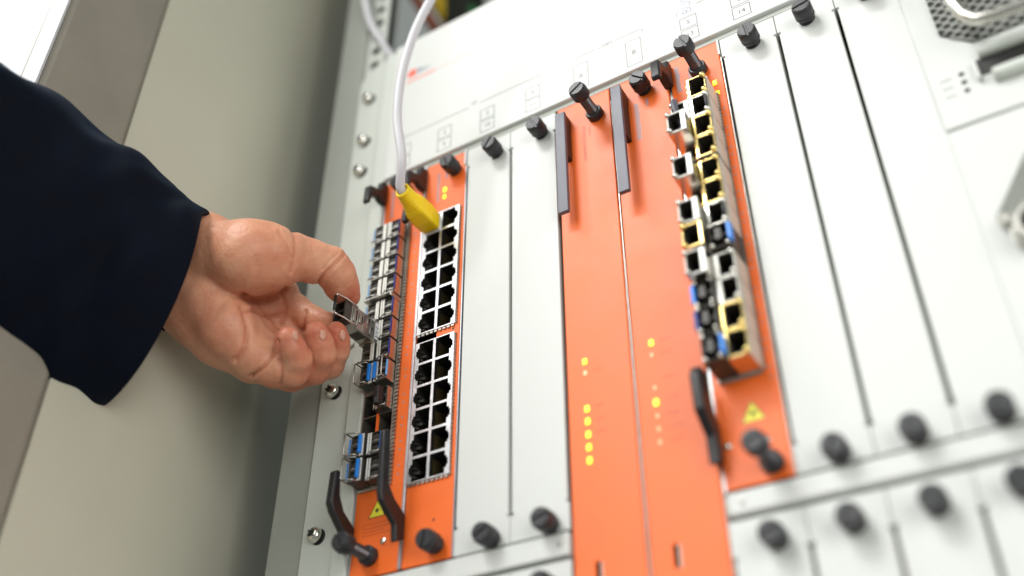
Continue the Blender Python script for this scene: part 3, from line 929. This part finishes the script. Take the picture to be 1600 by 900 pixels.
# ================================================================== right-hand modules
pm = thing('power_module', 'white power module with mesh grille and silver bar handle at the top right', 'power module', (300, 0, -124))
part('faceplate', MB().box(255.8, 400, -1, 5, -124.3, 122), 'white', pm, bevel=.7)
mb = MB()
gz0, gz1 = -80, 60
mb.box(267, 396, -1.3, -1.05, gz0, gz1, 1)
pts = []
part('grille_backing', MB().prism([(267, -68), (279, gz0), (396, gz0), (396, gz1), (267, gz1)], 'y', -1.4, -1.05), 'dark', pm)
mb = MB()
d = 5.2
for i in range(-60, 60):
    for sg in (1, -1):
        # diagonal strips clipped to the window
        c0 = i * d
        seg = []
        x_a, x_b = 267, 396
        # line z = zc + sg*(x-330)*1.0
        zc = -10 + c0
        xa, xb = x_a, x_b
        f_ = lambda x: zc + sg * (x - 330) * .8
        xs_ = [x for x in np.linspace(xa, xb, 130) if gz0 <= f_(x) <= gz1 and not (x < 279 and f_(x) < -68 - (x - 267))]
        if len(xs_) < 3: continue
        p0, p1 = xs_[0], xs_[-1]
        w = .5
        mb.prism([(p0, f_(p0) - w), (p1, f_(p1) - w), (p1, f_(p1) + w), (p0, f_(p0) + w)], 'y', -2.1 - .1 * (sg > 0), -1.42)
part('grille_mesh', mb, 'post', pm)
mb = MB().tube([(276.5, -1, -35), (276.5, -12, -36), (276.5, -14.5, -38.5), (276.3, -15, -50), (277, -15, -66), (279, -15, -75), (283, -15, -80.5), (291, -15, -82.6), (310, -15, -83.4), (396, -15, -84)], 3.1, 14)
part('bar_handle', mb, 'chrome', pm, smooth=True)
part('handle_foot', MB().ring((276.5, -1, -35), 'y', [(0, 3.8), (-1, 3.8), (-1.6, 3.2)], 20), 'dull', pm, auto=.6)
part('connector_recess', MB().box(277, 396, -1.3, -1.06, -101, -91), 'dark', pm)
part('recess_scoop', MB().tube([(279, -2, -88.5), (310, -2.4, -88.5), (396, -2.4, -88.5)], 3.0, 14), 'ear', pm, smooth=True)
part('recess_scoop', MB().tube([(282, -2, -104.3), (286, -2.6, -104.8), (310, -2.6, -105), (396, -2.6, -105)], 3.6, 14), 'ear', pm, smooth=True)
part('side_cheek', MB().box(275.2, 277, -4, -1.05, -104, -92), 'white', pm, bevel=.6)
for z in (-95.6, -100.8, -106): part('indicator_hole', MB().ring((269.9, -1, z), 'y', [(-.06, 1.35), (-.04, 1.35)], 18), 'dark', pm)
for z in (-95.6, -100.8, -106): part('printed_line', MB().box(260.5, 265.5, -1.05, -1.01, z - .6, z), 'inkp', pm)

fm_ = thing('fan_module', 'white lower module with mesh and cable connector at the right picture edge', 'fan module', (300, 0, -540))
part('faceplate', MB().box(256.4, 400, -1, 5, -540, -125.6), 'white', fm_, bevel=.7)
part('grille_backing', MB().prism([(264, -176), (282, -150), (330, -150), (330, -260), (264, -260)][:3] + [(330, -176)], 'y', -1.4, -1.05), 'dark', fm_)
mb = MB()
for i in range(18):
    mb.prism([(264 + i * 3.6, -176.1), (265 + i * 3.6, -176.1), (283 + i * 3.6, -150), (282 + i * 3.6, -150)], 'y', -2, -1.42)
    z = -152 - i * 1.5
    mb.box(282 - (-150 - z) * .69, 330, -2.2, -1.42, z - .35, z + .35)
part('grille_mesh', mb, 'post', fm_)
mb = MB().ring((277, -1, -190), 'y', [(0, 11), (-3, 11), (-3.5, 10), (-9, 9.4), (-9.5, 8.8), (-9.5, 7), (-3, 6.8)], 30)
part('cable_connector', mb, 'dull', fm_, auto=.6)
part('connector_bore', MB().ring((277, -4, -190), 'y', [(0, 6.8), (-.2, 6.8)], 24), 'dark', fm_)
part('connector_nut', MB().ring((265.8, -1, -181.5), 'y', [(0, 2.8), (-4, 2.8), (-4.4, 2.2)], 6), 'chrome', fm_)


# ================================================================== cables
nc = thing('network_cable', 'white network cable with bright yellow boot plugged into the upper port block', 'cable', (-16, -12, -66))
# boot: lofted rectangle-to-round along its axis
A = np.array([-20.3, -5.0, -56.0]); 
plug_c = np.array([-22.4, 0, -55.0])
pts_b = [np.array([-21.2, -3.5, -58.0]), np.array([-20.2, -13, -59.0]), np.array([-19.6, -22, -59.3]), np.array([-18.9, -29, -59.0]), np.array([-18.2, -36, -58.2])]
dims = [(5.9, 5.6, .25), (6.4, 6.2, .25), (6.2, 6.2, .35), (5.0, 5.2, .8), (4.6, 4.7, 1.0)]


def loft(mb, cs, ds, n=32, mi=0, ridges=None):
    rows = []
    for (c, (a, b_, e)) in zip(cs, ds):
        r = []
        for k in range(n):
            t = 2 * PI * k / n
            ct, st = math.cos(t), math.sin(t)
            p = e
            r.append((c[0] + a * math.copysign(abs(ct) ** p, ct), c[1], c[2] + b_ * math.copysign(abs(st) ** p, st)))
        rows.append(r)
    v = [p for r in rows for p in r]
    f = [(q * n + i, q * n + (i + 1) % n, (q + 1) * n + (i + 1) % n, (q + 1) * n + i) for q in range(len(rows) - 1) for i in range(n)]
    f += [list(range(n))[::-1], [(len(rows) - 1) * n + i for i in range(n)]]
    mb.add(v, f, mi)


mb = MB()
cs, ds = [], []
N_ = 60
for q in range(N_ + 1):
    t = q / N_ * (len(pts_b) - 1)
    i = min(int(t), len(pts_b) - 2); fr = t - i
    c = pts_b[i] * (1 - fr) + pts_b[i + 1] * fr
    dd = [dims[i][k] * (1 - fr) + dims[i + 1][k] * fr for k in range(3)]
    if t > 2.35 and t < 3.9 and q % 4 in (1, 2):
        dd[0] -= .38; dd[1] -= .38
    if q < 2: dd[0] -= .5; dd[1] -= .5
    cs.append(c); ds.append(dd)
loft(mb, cs, ds, 36)
part('boot', mb, 'yellow', nc, auto=.8)
mb = MB().ring((pts_b[-1][0], pts_b[-1][1], pts_b[-1][2]), 'y', [(1, 4.5), (0, 4.7), (-1.0, 4.7), (-1.5, 4.4), (-1.5, 3.5), (.5, 3.3)], 28, cap=False)
part('boot_collar', mb, 'yellow', nc, smooth=True)
part('plug', MB().box(-27.0, -16.4, -8, 6, -62.5, -51.5).box(-26.5, -17, -9.5, -7.8, -62, -52), 'belly', nc, bevel=.4)


def spline(P, n=10):
    P = [np.array(p, float) for p in P]
    out = []
    Q = [2 * P[0] - P[1]] + P + [2 * P[-1] - P[-2]]
    for i in range(1, len(Q) - 2):
        for k in range(n):
            t = k / n
            a, b_, c, d_ = Q[i - 1], Q[i], Q[i + 1], Q[i + 2]
            out.append(.5 * ((2 * b_) + (-a + c) * t + (2 * a - 5 * b_ + 4 * c - d_) * t * t + (-a + 3 * b_ - 3 * c + d_) * t ** 3))
    out.append(P[-1])
    return out


run = [(-18.4, -33, -58.0), (-17.9, -39.5, -57.3)]
for u, v, y in ((628, 245, -48), (621, 190, -54), (624, 140, -57), (633, 95, -58), (650, 45, -58), (673, 0, -58), (710, -60, -58), (760, -130, -56)):
    run.append(tuple(np.round(ray_y(u, v, y), 1)))
part('cable', MB().tube(spline(run, 8), 2.75, 14), 'cable', nc, smooth=True)

run = [tuple(np.round(ray_y(u, v, y), 1)) for u, v, y in ((560, -70, -7), (567, -25, -6), (572, 10, -4), (580, 38, 0), (595, 63, 4), (611, 88, 10), (632, 122, 18), (660, 160, 30))]
tag(part('white_cable', MB().tube(spline(run, 8), 2.9, 12), 'cable', smooth=True), 'blurred white cable dropping behind the top left corner of the chassis', 'cable')


# ================================================================== PERSON: hand and sleeve
def Hc(u, v, D):
    return np.array([(u - 800) * D / F_PX, (v - 450) * D / F_PX, D])   # right, down, forward (mm), hand frame


def H2W(p):
    return CAM + p @ MR      # rows of MR are the hand frame's axes


PR = []   # primitives: (A, ra, B, rb, group)


def cap(a, b_, g):
    A_, B_ = Hc(*a[:3]), Hc(*b_[:3])
    PR.append((A_, a[3] * a[2] / F_PX, B_, b_[3] * b_[2] / F_PX, g))


def chain(pts, g):
    for a, b_ in zip(pts[:-1], pts[1:]): cap(a, b_, g)


# wrist and palm
chain([(180, 352, 556, 58), (282, 386, 553, 60), (316, 394, 552, 64)], 'palm')
chain([(170, 400, 556, 58), (286, 448, 552, 62), (318, 486, 552, 56)], 'palm')
chain([(318, 486, 550, 57), (352, 520, 545, 52), (400, 556, 540, 44)], 'palm')
chain([(310, 470, 552, 52), (380, 520, 558, 40), (428, 562, 560, 34)], 'palm')
chain([(320, 440, 562, 52), (400, 480, 580, 38), (450, 520, 580, 30)], 'palm')
chain([(330, 410, 562, 52), (400, 430, 578, 42), (436, 462, 582, 32)], 'palm')
# heel mounds
chain([(330, 470, 538, 44), (356, 512, 532, 42), (378, 540, 530, 34)], 'mound')
chain([(345, 402, 545, 58), (392, 402, 533, 57), (422, 402, 536, 51)], 'thenar')
# thumb
chain([(425, 402, 540, 46), (458, 402, 546, 36), (487, 408, 551, 33), (515, 415, 555, 30)], 'thumb')
chain([(515, 416, 555, 31), (526, 428, 557, 29), (535, 448, 561, 27), (544, 463, 563, 19)], 'thumb2')
# index, mostly hidden
chain([(430, 468, 580, 30), (460, 484, 580, 25), (486, 497, 573, 21)], 'index')
chain([(486, 497, 573, 21), (512, 506, 563, 18), (525, 507, 558, 14)], 'index2')
# middle
chain([(430, 550, 564, 34), (478, 570, 557, 31), (512, 567, 550, 26)], 'middle')
chain([(512, 566, 550, 26), (525, 547, 546, 21), (527, 534, 544, 19)], 'middle2')
chain([(527, 534, 544, 19), (525, 520, 543, 17.5)], 'middle2')
# ring
chain([(415, 556, 548, 38), (455, 577, 542, 34), (490, 574, 535, 28)], 'ring')
chain([(490, 574, 535, 27), (503, 553, 528, 22), (500, 537, 526, 21)], 'ring2')
chain([(500, 537, 526, 21), (493, 520, 525, 19.5)], 'ring2')
# little
chain([(400, 558, 532, 38), (430, 574, 526, 32), (458, 578, 520, 27)], 'little')
chain([(458, 578, 520, 26), (465, 561, 515, 22), (458, 545, 512, 20.5)], 'little2')
chain([(458, 545, 512, 20.5), (450, 529, 511, 18.5)], 'little2')

allp = np.array([p for q in PR for p in (q[0] - max(q[1], q[3]) - 2, q[0] + max(q[1], q[3]) + 2, q[2] - max(q[1], q[3]) - 2, q[2] + max(q[1], q[3]) + 2)])
lo, hi = allp.min(0), allp.max(0)
lo[0] = Hc(205, 400, 560)[0]
G = .8
ax = [np.arange(lo[i], hi[i] + G, G) for i in range(3)]
GX, GY, GZ = np.meshgrid(*[a.astype(np.float32) for a in ax], indexing='ij')


def dcap(A_, ra, B_, rb):
    ab = B_ - A_; L2 = float(ab @ ab)
    t = ((GX - A_[0]) * ab[0] + (GY - A_[1]) * ab[1] + (GZ - A_[2]) * ab[2]) / L2
    np.clip(t, 0, 1, out=t)
    dx = GX - (A_[0] + t * ab[0]); dy = GY - (A_[1] + t * ab[1]); dz = GZ - (A_[2] + t * ab[2])
    return np.sqrt(dx * dx + dy * dy + dz * dz) - (ra + t * (rb - ra))


def smin(a, b_, k):
    h = np.clip(.5 + .5 * (b_ - a) / k, 0, 1)
    return b_ * (1 - h) + a * h - k * h * (1 - h)


def grp(name, k):
    r = None
    for A_, ra, B_, rb, g in PR:
        if g != name: continue
        d = dcap(A_, ra, B_, rb)
        r = d if r is None else smin(r, d, k)
    return r


SD = grp('palm', 6.5)
SD = smin(SD, grp('mound', 5), 4.5)
SD = smin(SD, smin(grp('thenar', 6), grp('thumb', 3), 6.0), 3.2)
SD = smin(SD, grp('thumb2', 2), 2.0)
fing = None
for nm, kp in (('index', 3.0), ('middle', 2.6), ('ring', 2.4), ('little', 2.6)):
    f_ = grp(nm, 2.5)
    SD = smin(SD, f_, kp * .7)
    f2 = grp(nm + '2', 2.0)
    fing = f2 if fing is None else smin(fing, f2, .35)
SD = smin(SD, fing, 1.5)


def surface_nets(F):
    nx, ny, nz = F.shape
    ins = F < 0
    c = [ins[i:nx - 1 + i, j:ny - 1 + j, k:nz - 1 + k] for i in (0, 1) for j in (0, 1) for k in (0, 1)]
    s_ = sum(q.astype(np.int8) for q in c)
    act = (s_ > 0) & (s_ < 8)
    idx = -np.ones(act.shape, np.int64)
    I = np.argwhere(act)
    idx[act] = np.arange(len(I))
    acc = np.zeros((len(I), 3)); cnt = np.zeros(len(I))
    cor = [(i, j, k) for i in (0, 1) for j in (0, 1) for k in (0, 1)]
    for a in cor:
        for d_ in range(3):
            if a[d_]: continue
            b_ = list(a); b_[d_] = 1
            fa = F[I[:, 0] + a[0], I[:, 1] + a[1], I[:, 2] + a[2]]
            fb = F[I[:, 0] + b_[0], I[:, 1] + b_[1], I[:, 2] + b_[2]]
            mk = (fa < 0) != (fb < 0)
            t = np.where(mk, fa / np.where(mk, fa - fb, 1), 0)
            for e in range(3):
                acc[:, e] += np.where(mk, a[e] + (t if e == d_ else 0), 0)
            cnt += mk
    V = I + acc / cnt[:, None]
    faces = []
    for d_ in range(3):
        e1, e2 = (d_ + 1) % 3, (d_ + 2) % 3
        sl0 = [slice(1, -1)] * 3; sl1 = [slice(1, -1)] * 3
        sl0[d_] = slice(0, -1); sl1[d_] = slice(1, None)
        A_ = ins[tuple(sl0)]; B_ = ins[tuple(sl1)]
        E = np.argwhere(A_ != B_)
        if not len(E): continue
        flip = A_[tuple(E.T)]
        P = E.copy()
        P[:, e1] += 1; P[:, e2] += 1

        def g(o1, o2):
            Q = P.copy(); Q[:, e1] += o1; Q[:, e2] += o2
            return idx[tuple(Q.T)]
        q = np.stack([g(-1, -1), g(0, -1), g(0, 0), g(-1, 0)], 1)
        q[~flip] = q[~flip][:, ::-1]
        faces.append(q)
    return V, np.concatenate(faces)


Vn, Fn = surface_nets(SD)
Vh = lo + Vn * G
Fn = Fn[(Fn >= 0).all(1)]
# normals from the field
gr = np.gradient(SD, G)
ii = np.clip(np.round(Vn).astype(int), 0, np.array(SD.shape) - 1)
Nh = np.stack([g_[tuple(ii.T)] for g_ in gr], 1)
Nh /= np.linalg.norm(Nh, axis=1)[:, None] + 1e-9
del GX, GY, GZ
# palm lines and joint folds pressed into the skin (seen from the palm side)
U2 = 800 + F_PX * Vh[:, 0] / Vh[:, 2]
V2 = 450 + F_PX * Vh[:, 1] / Vh[:, 2]
CRE = [  # (polyline, depth mm, half width px)
    ([(379, 462), (395, 470), (415, 471), (434, 463), (447, 452)], 1.5, 3.2),
    ([(378, 480), (386, 500), (388, 520), (382, 545), (368, 563)], 1.3, 3.6),
    ([(384, 484), (400, 487), (420, 494), (436, 492)], .9, 2.6),
    ([(392, 588), (412, 573), (428, 552), (433, 534)], 1.3, 2.6),
    ([(438, 600), (439, 580), (437, 562)], 1.0, 2.4),
    ([(452, 348), (462, 372), (462, 395), (455, 425)], .7, 3.0),
    ([(436, 362), (450, 382), (456, 402)], .4, 2.2),
    ([(537, 398), (524, 412), (510, 426), (497, 442)], .9, 2.4),
    ([(528, 396), (515, 408), (505, 420)], .35, 1.8),
    ([(442, 462), (446, 480), (441, 505)], .8, 2.6),

    ([(478, 486), (474, 500), (473, 515)], .9, 2.4),
    ([(330, 352), (345, 356), (352, 348)], .3, 3), ([(400, 405), (404, 425), (398, 440)], .2, 5), ([(300, 520), (330, 500), (350, 470)], .3, 6)]
front = Nh[:, 2] < .35
disp = np.zeros(len(Vh))
fold = np.zeros(len(Vh))
for pl, dp_, hw in CRE:
    dmin = np.full(len(Vh), 1e9)
    for a, b_ in zip(pl[:-1], pl[1:]):
        ab = np.array(b_, float) - a
        t = np.clip(((U2 - a[0]) * ab[0] + (V2 - a[1]) * ab[1]) / (ab @ ab), 0, 1)
        dmin = np.minimum(dmin, np.hypot(U2 - a[0] - t * ab[0], V2 - a[1] - t * ab[1]))
    hw = hw * 1.15
    w = np.exp(-np.abs(dmin / hw) ** 1.5) * front
    disp -= dp_ * 1.6 * w
    disp += dp_ * .22 * np.exp(-((dmin - hw * 2.2) / (hw * 1.4)) ** 2) * front
    fold = np.maximum(fold, w * min(1, dp_))
# soft unevenness of flesh
disp += .22 * np.sin(Vh[:, 0] * .31 + Vh[:, 1] * .17) * np.sin(Vh[:, 1] * .27 - Vh[:, 2] * .21 + 1.3)
Vh = Vh + Nh * disp[:, None]
Wv = H2W(Vh)
horg = tuple(H2W(Hc(330, 460, 555)))
me = bpy.data.meshes.new('hand')
me.from_pydata([((p[0] - horg[0]) * .001, (p[1] - horg[1]) * .001, (p[2] - horg[2]) * .001) for p in Wv], [], Fn.tolist())
me.polygons.foreach_set('use_smooth', [True] * len(me.polygons))
# blood flush of the skin: fingertips and pads are redder; crease shade painted into the folds
fl = np.zeros(len(Vh))
for (u, v, D, r, s_) in ((453, 531, 513, 34, .9), (496, 521, 524, 30, .9), (528, 519, 539, 28, .9), (548, 470, 562, 40, .8), (470, 590, 530, 60, .45), (345, 520, 530, 70, .35), (400, 430, 530, 60, .3), (430, 560, 540, 60, .35), (530, 410, 555, 26, .4)):
    d = np.linalg.norm(Vh - Hc(u, v, D), axis=1) / (r * D / F_PX)
    fl = np.maximum(fl, s_ * np.exp(-d * d))
fl = np.clip(np.maximum(fl, fold * .45), 0, 1)
ca = me.color_attributes.new('flush_crease_shade', 'FLOAT_COLOR', 'POINT')
arr = np.ones((len(Vh), 4), np.float32); arr[:, 0] = fl; arr[:, 1] = fl; arr[:, 2] = fl
ca.data.foreach_set('color', arr.ravel())
skin = mat('skin', (.70, .36, .22), .45, sss=.16, spec=.45)
nt = skin.node_tree; N = nt.nodes; L = nt.links; bs = N['Principled BSDF']
at = N.new('ShaderNodeAttribute'); at.attribute_name = 'flush_crease_shade'
tc = N.new('ShaderNodeTexCoord')
n1 = N.new('ShaderNodeTexNoise'); n1.inputs['Scale'].default_value = 70; n1.inputs['Detail'].default_value = 6; n1.inputs['Roughness'].default_value = .6
L.new(tc.outputs['Object'], n1.inputs['Vector'])
ma = N.new('ShaderNodeMath'); ma.operation = 'MULTIPLY_ADD'; ma.inputs[1].default_value = 1.5; ma.inputs[2].default_value = -.6
L.new(n1.outputs['Fac'], ma.inputs[0])
ad = N.new('ShaderNodeMath'); ad.operation = 'ADD'; ad.use_clamp = True
L.new(ma.outputs[0], ad.inputs[0]); L.new(at.outputs['Fac'], ad.inputs[1])
mx = N.new('ShaderNodeMix'); mx.data_type = 'RGBA'
mx.inputs[6].default_value = (.69, .345, .21, 1); mx.inputs[7].default_value = (.48, .13, .07, 1)
L.new(ad.outputs[0], mx.inputs[0]); L.new(mx.outputs[2], bs.inputs['Base Color'])
n2 = N.new('ShaderNodeTexVoronoi'); n2.inputs['Scale'].default_value = 900
n3 = N.new('ShaderNodeTexNoise'); n3.inputs['Scale'].default_value = 380; n3.inputs['Detail'].default_value = 6
L.new(tc.outputs['Object'], n2.inputs['Vector']); L.new(tc.outputs['Object'], n3.inputs['Vector'])
am = N.new('ShaderNodeMath'); am.operation = 'MULTIPLY_ADD'; am.inputs[1].default_value = .25
L.new(n2.outputs['Distance'], am.inputs[0]); L.new(n3.outputs['Fac'], am.inputs[2])
bp = N.new('ShaderNodeBump'); bp.inputs['Strength'].default_value = .6; bp.inputs['Distance'].default_value = .0007
L.new(am.outputs[0], bp.inputs['Height']); L.new(bp.outputs[0], bs.inputs['Normal'])
me.materials.append(skin)
person = thing('person', 'reaching hand in a dark navy jacket sleeve holding a silver transceiver', 'person', horg)
hand = bpy.data.objects.new('hand', me); COL.objects.link(hand); hand.parent = person
ORG[hand.name] = horg

# fingernails: thin plates lying on the skin
nailm = mat('nail', (.62, .31, .22), .38, spec=.5, sss=.2)
for (u, v, D, a_, b2, ang) in ((461, 525, 511, 5, 8.5, -.2), (504, 523, 525, 5.5, 9.5, -.15), (535, 524, 543, 5, 9.5, -.1)):
    c = Hc(u, v, D)
    du, dv = U2 - u, V2 - v
    cu = (du * math.cos(ang) + dv * math.sin(ang)) / a_; cv = (-du * math.sin(ang) + dv * math.cos(ang)) / b2
    near = (cu ** 2 + np.abs(cv) ** 2.6 < 1) & (Nh[:, 2] < .25) & (np.abs(Vh[:, 2] - D) < 16)
    fsel = Fn[near[Fn].all(1)]
    if len(fsel) < 4: continue
    used, inv = np.unique(fsel, return_inverse=True)
    rr = np.clip(1 - (cu[used] ** 2 + np.abs(cv[used]) ** 2.6), 0, 1)
    P = H2W(Vh[used] + Nh[used] * (.12 + .35 * rr ** .5)[:, None])
    nm_ = bpy.data.meshes.new('fingernail')
    nm_.from_pydata([((p[0] - horg[0]) * .001, (p[1] - horg[1]) * .001, (p[2] - horg[2]) * .001) for p in P], [], inv.reshape(-1, 4).tolist())
    nm_.polygons.foreach_set('use_smooth', [True] * len(nm_.polygons))
    nm_.materials.append(nailm)
    o = bpy.data.objects.new('fingernail', nm_); COL.objects.link(o); o.parent = person
    so = o.modifiers.new('thick', 'SOLIDIFY'); so.thickness = .0004; so.offset = -1

# sleeve
SEC = [((322, 332), (166, 634), 538), ((320, 324), (140, 641), 536), ((306, 311), (118, 632), 533), ((260, 281), (98, 616), 526), ((200, 236), (58, 590), 520),
       ((130, 181), (0, 556), 508), ((50, 124), (-70, 520), 492), ((-20, 82), (-150, 478), 474), ((-120, 10), (-280, 420), 448), ((-300, -90), (-440, 340), 410)]
nS = 72
rows = []
fine = []
for (a, b_) in zip(SEC[:-1], SEC[1:]):
    st = 3 if a is SEC[0] or a is SEC[1] else 8
    for k in range(st):
        t = k / st
        fine.append(tuple(tuple(a[i][j] * (1 - t) + b_[i][j] * t for j in (0, 1)) for i in (0, 1)) + (a[2] * (1 - t) + b_[2] * t,))
fine.append(SEC[-1])
vs = []
for q, (pt, pb, D) in enumerate(fine):
    T, B_ = Hc(*pt, D), Hc(*pb, D - 8)
    c = (T + B_) / 2; h = (B_ - T) / 2
    hw = np.linalg.norm(h); e = h / hw
    dep_ = np.array([0, 0, 1.0]); hd = min(34, hw * .72) + q * .18
    # the front of the cuff bows out a little
    for k in range(nS):
        a = 2 * PI * k / nS
        ca_, sa = math.cos(a), math.sin(a)
        ex = .86
        p = c + h * math.copysign(abs(ca_) ** ex, ca_) + dep_ * hd * math.copysign(abs(sa) ** ex, sa)
        p = p + np.array([1, .5, 0]) * ((16 * (-sa) ** .5 if sa < 0 else 0) * (1 - ca_ * ca_) ** .5 * max(0, 1 - q / 12))
        w = min(1, q / 8)
        wob = 1.2 * math.sin(a * 3 + q * .21) + 1.9 * math.sin(a * 2 - q * .33 + 1) + 1.0 * math.sin(a * 5 + q * .52) + .6 * math.sin(a * 9 - q * .35 + 2 * math.sin(q * .2))
        nrm = (h / hw * ca_ / hw * 50 + dep_ * sa); nrm = nrm / np.linalg.norm(nrm)
        p = p + nrm * wob * w
        vs.append(H2W(p))
nr = len(fine)
fs = [(q * nS + i, q * nS + (i + 1) % nS, (q + 1) * nS + (i + 1) % nS, (q + 1) * nS + i) for q in range(nr - 1) for i in range(nS)]
# turned-in hem: inner ring going back inside
base = len(vs)
for r_, sc in ((0, .965), (5, .93), (12, .90)):
    ring0 = np.array(vs[r_ * nS:(r_ + 1) * nS]); cc = ring0.mean(0)
    for p in ring0: vs.append(cc + (p - cc) * sc)
lst = [0, base, base + nS, base + 2 * nS]
for a, b_ in zip(lst[:-1], lst[1:]):
    fs += [(a + (i + 1) % nS, a + i, b_ + i, b_ + (i + 1) % nS) for i in range(nS)]
mb = MB().add(vs, fs)
sl = part('jacket_sleeve', mb, 'cloth', person, smooth=True)
ss = sl.modifiers.new('sub', 'SUBSURF'); ss.levels = 1; ss.render_levels = 1
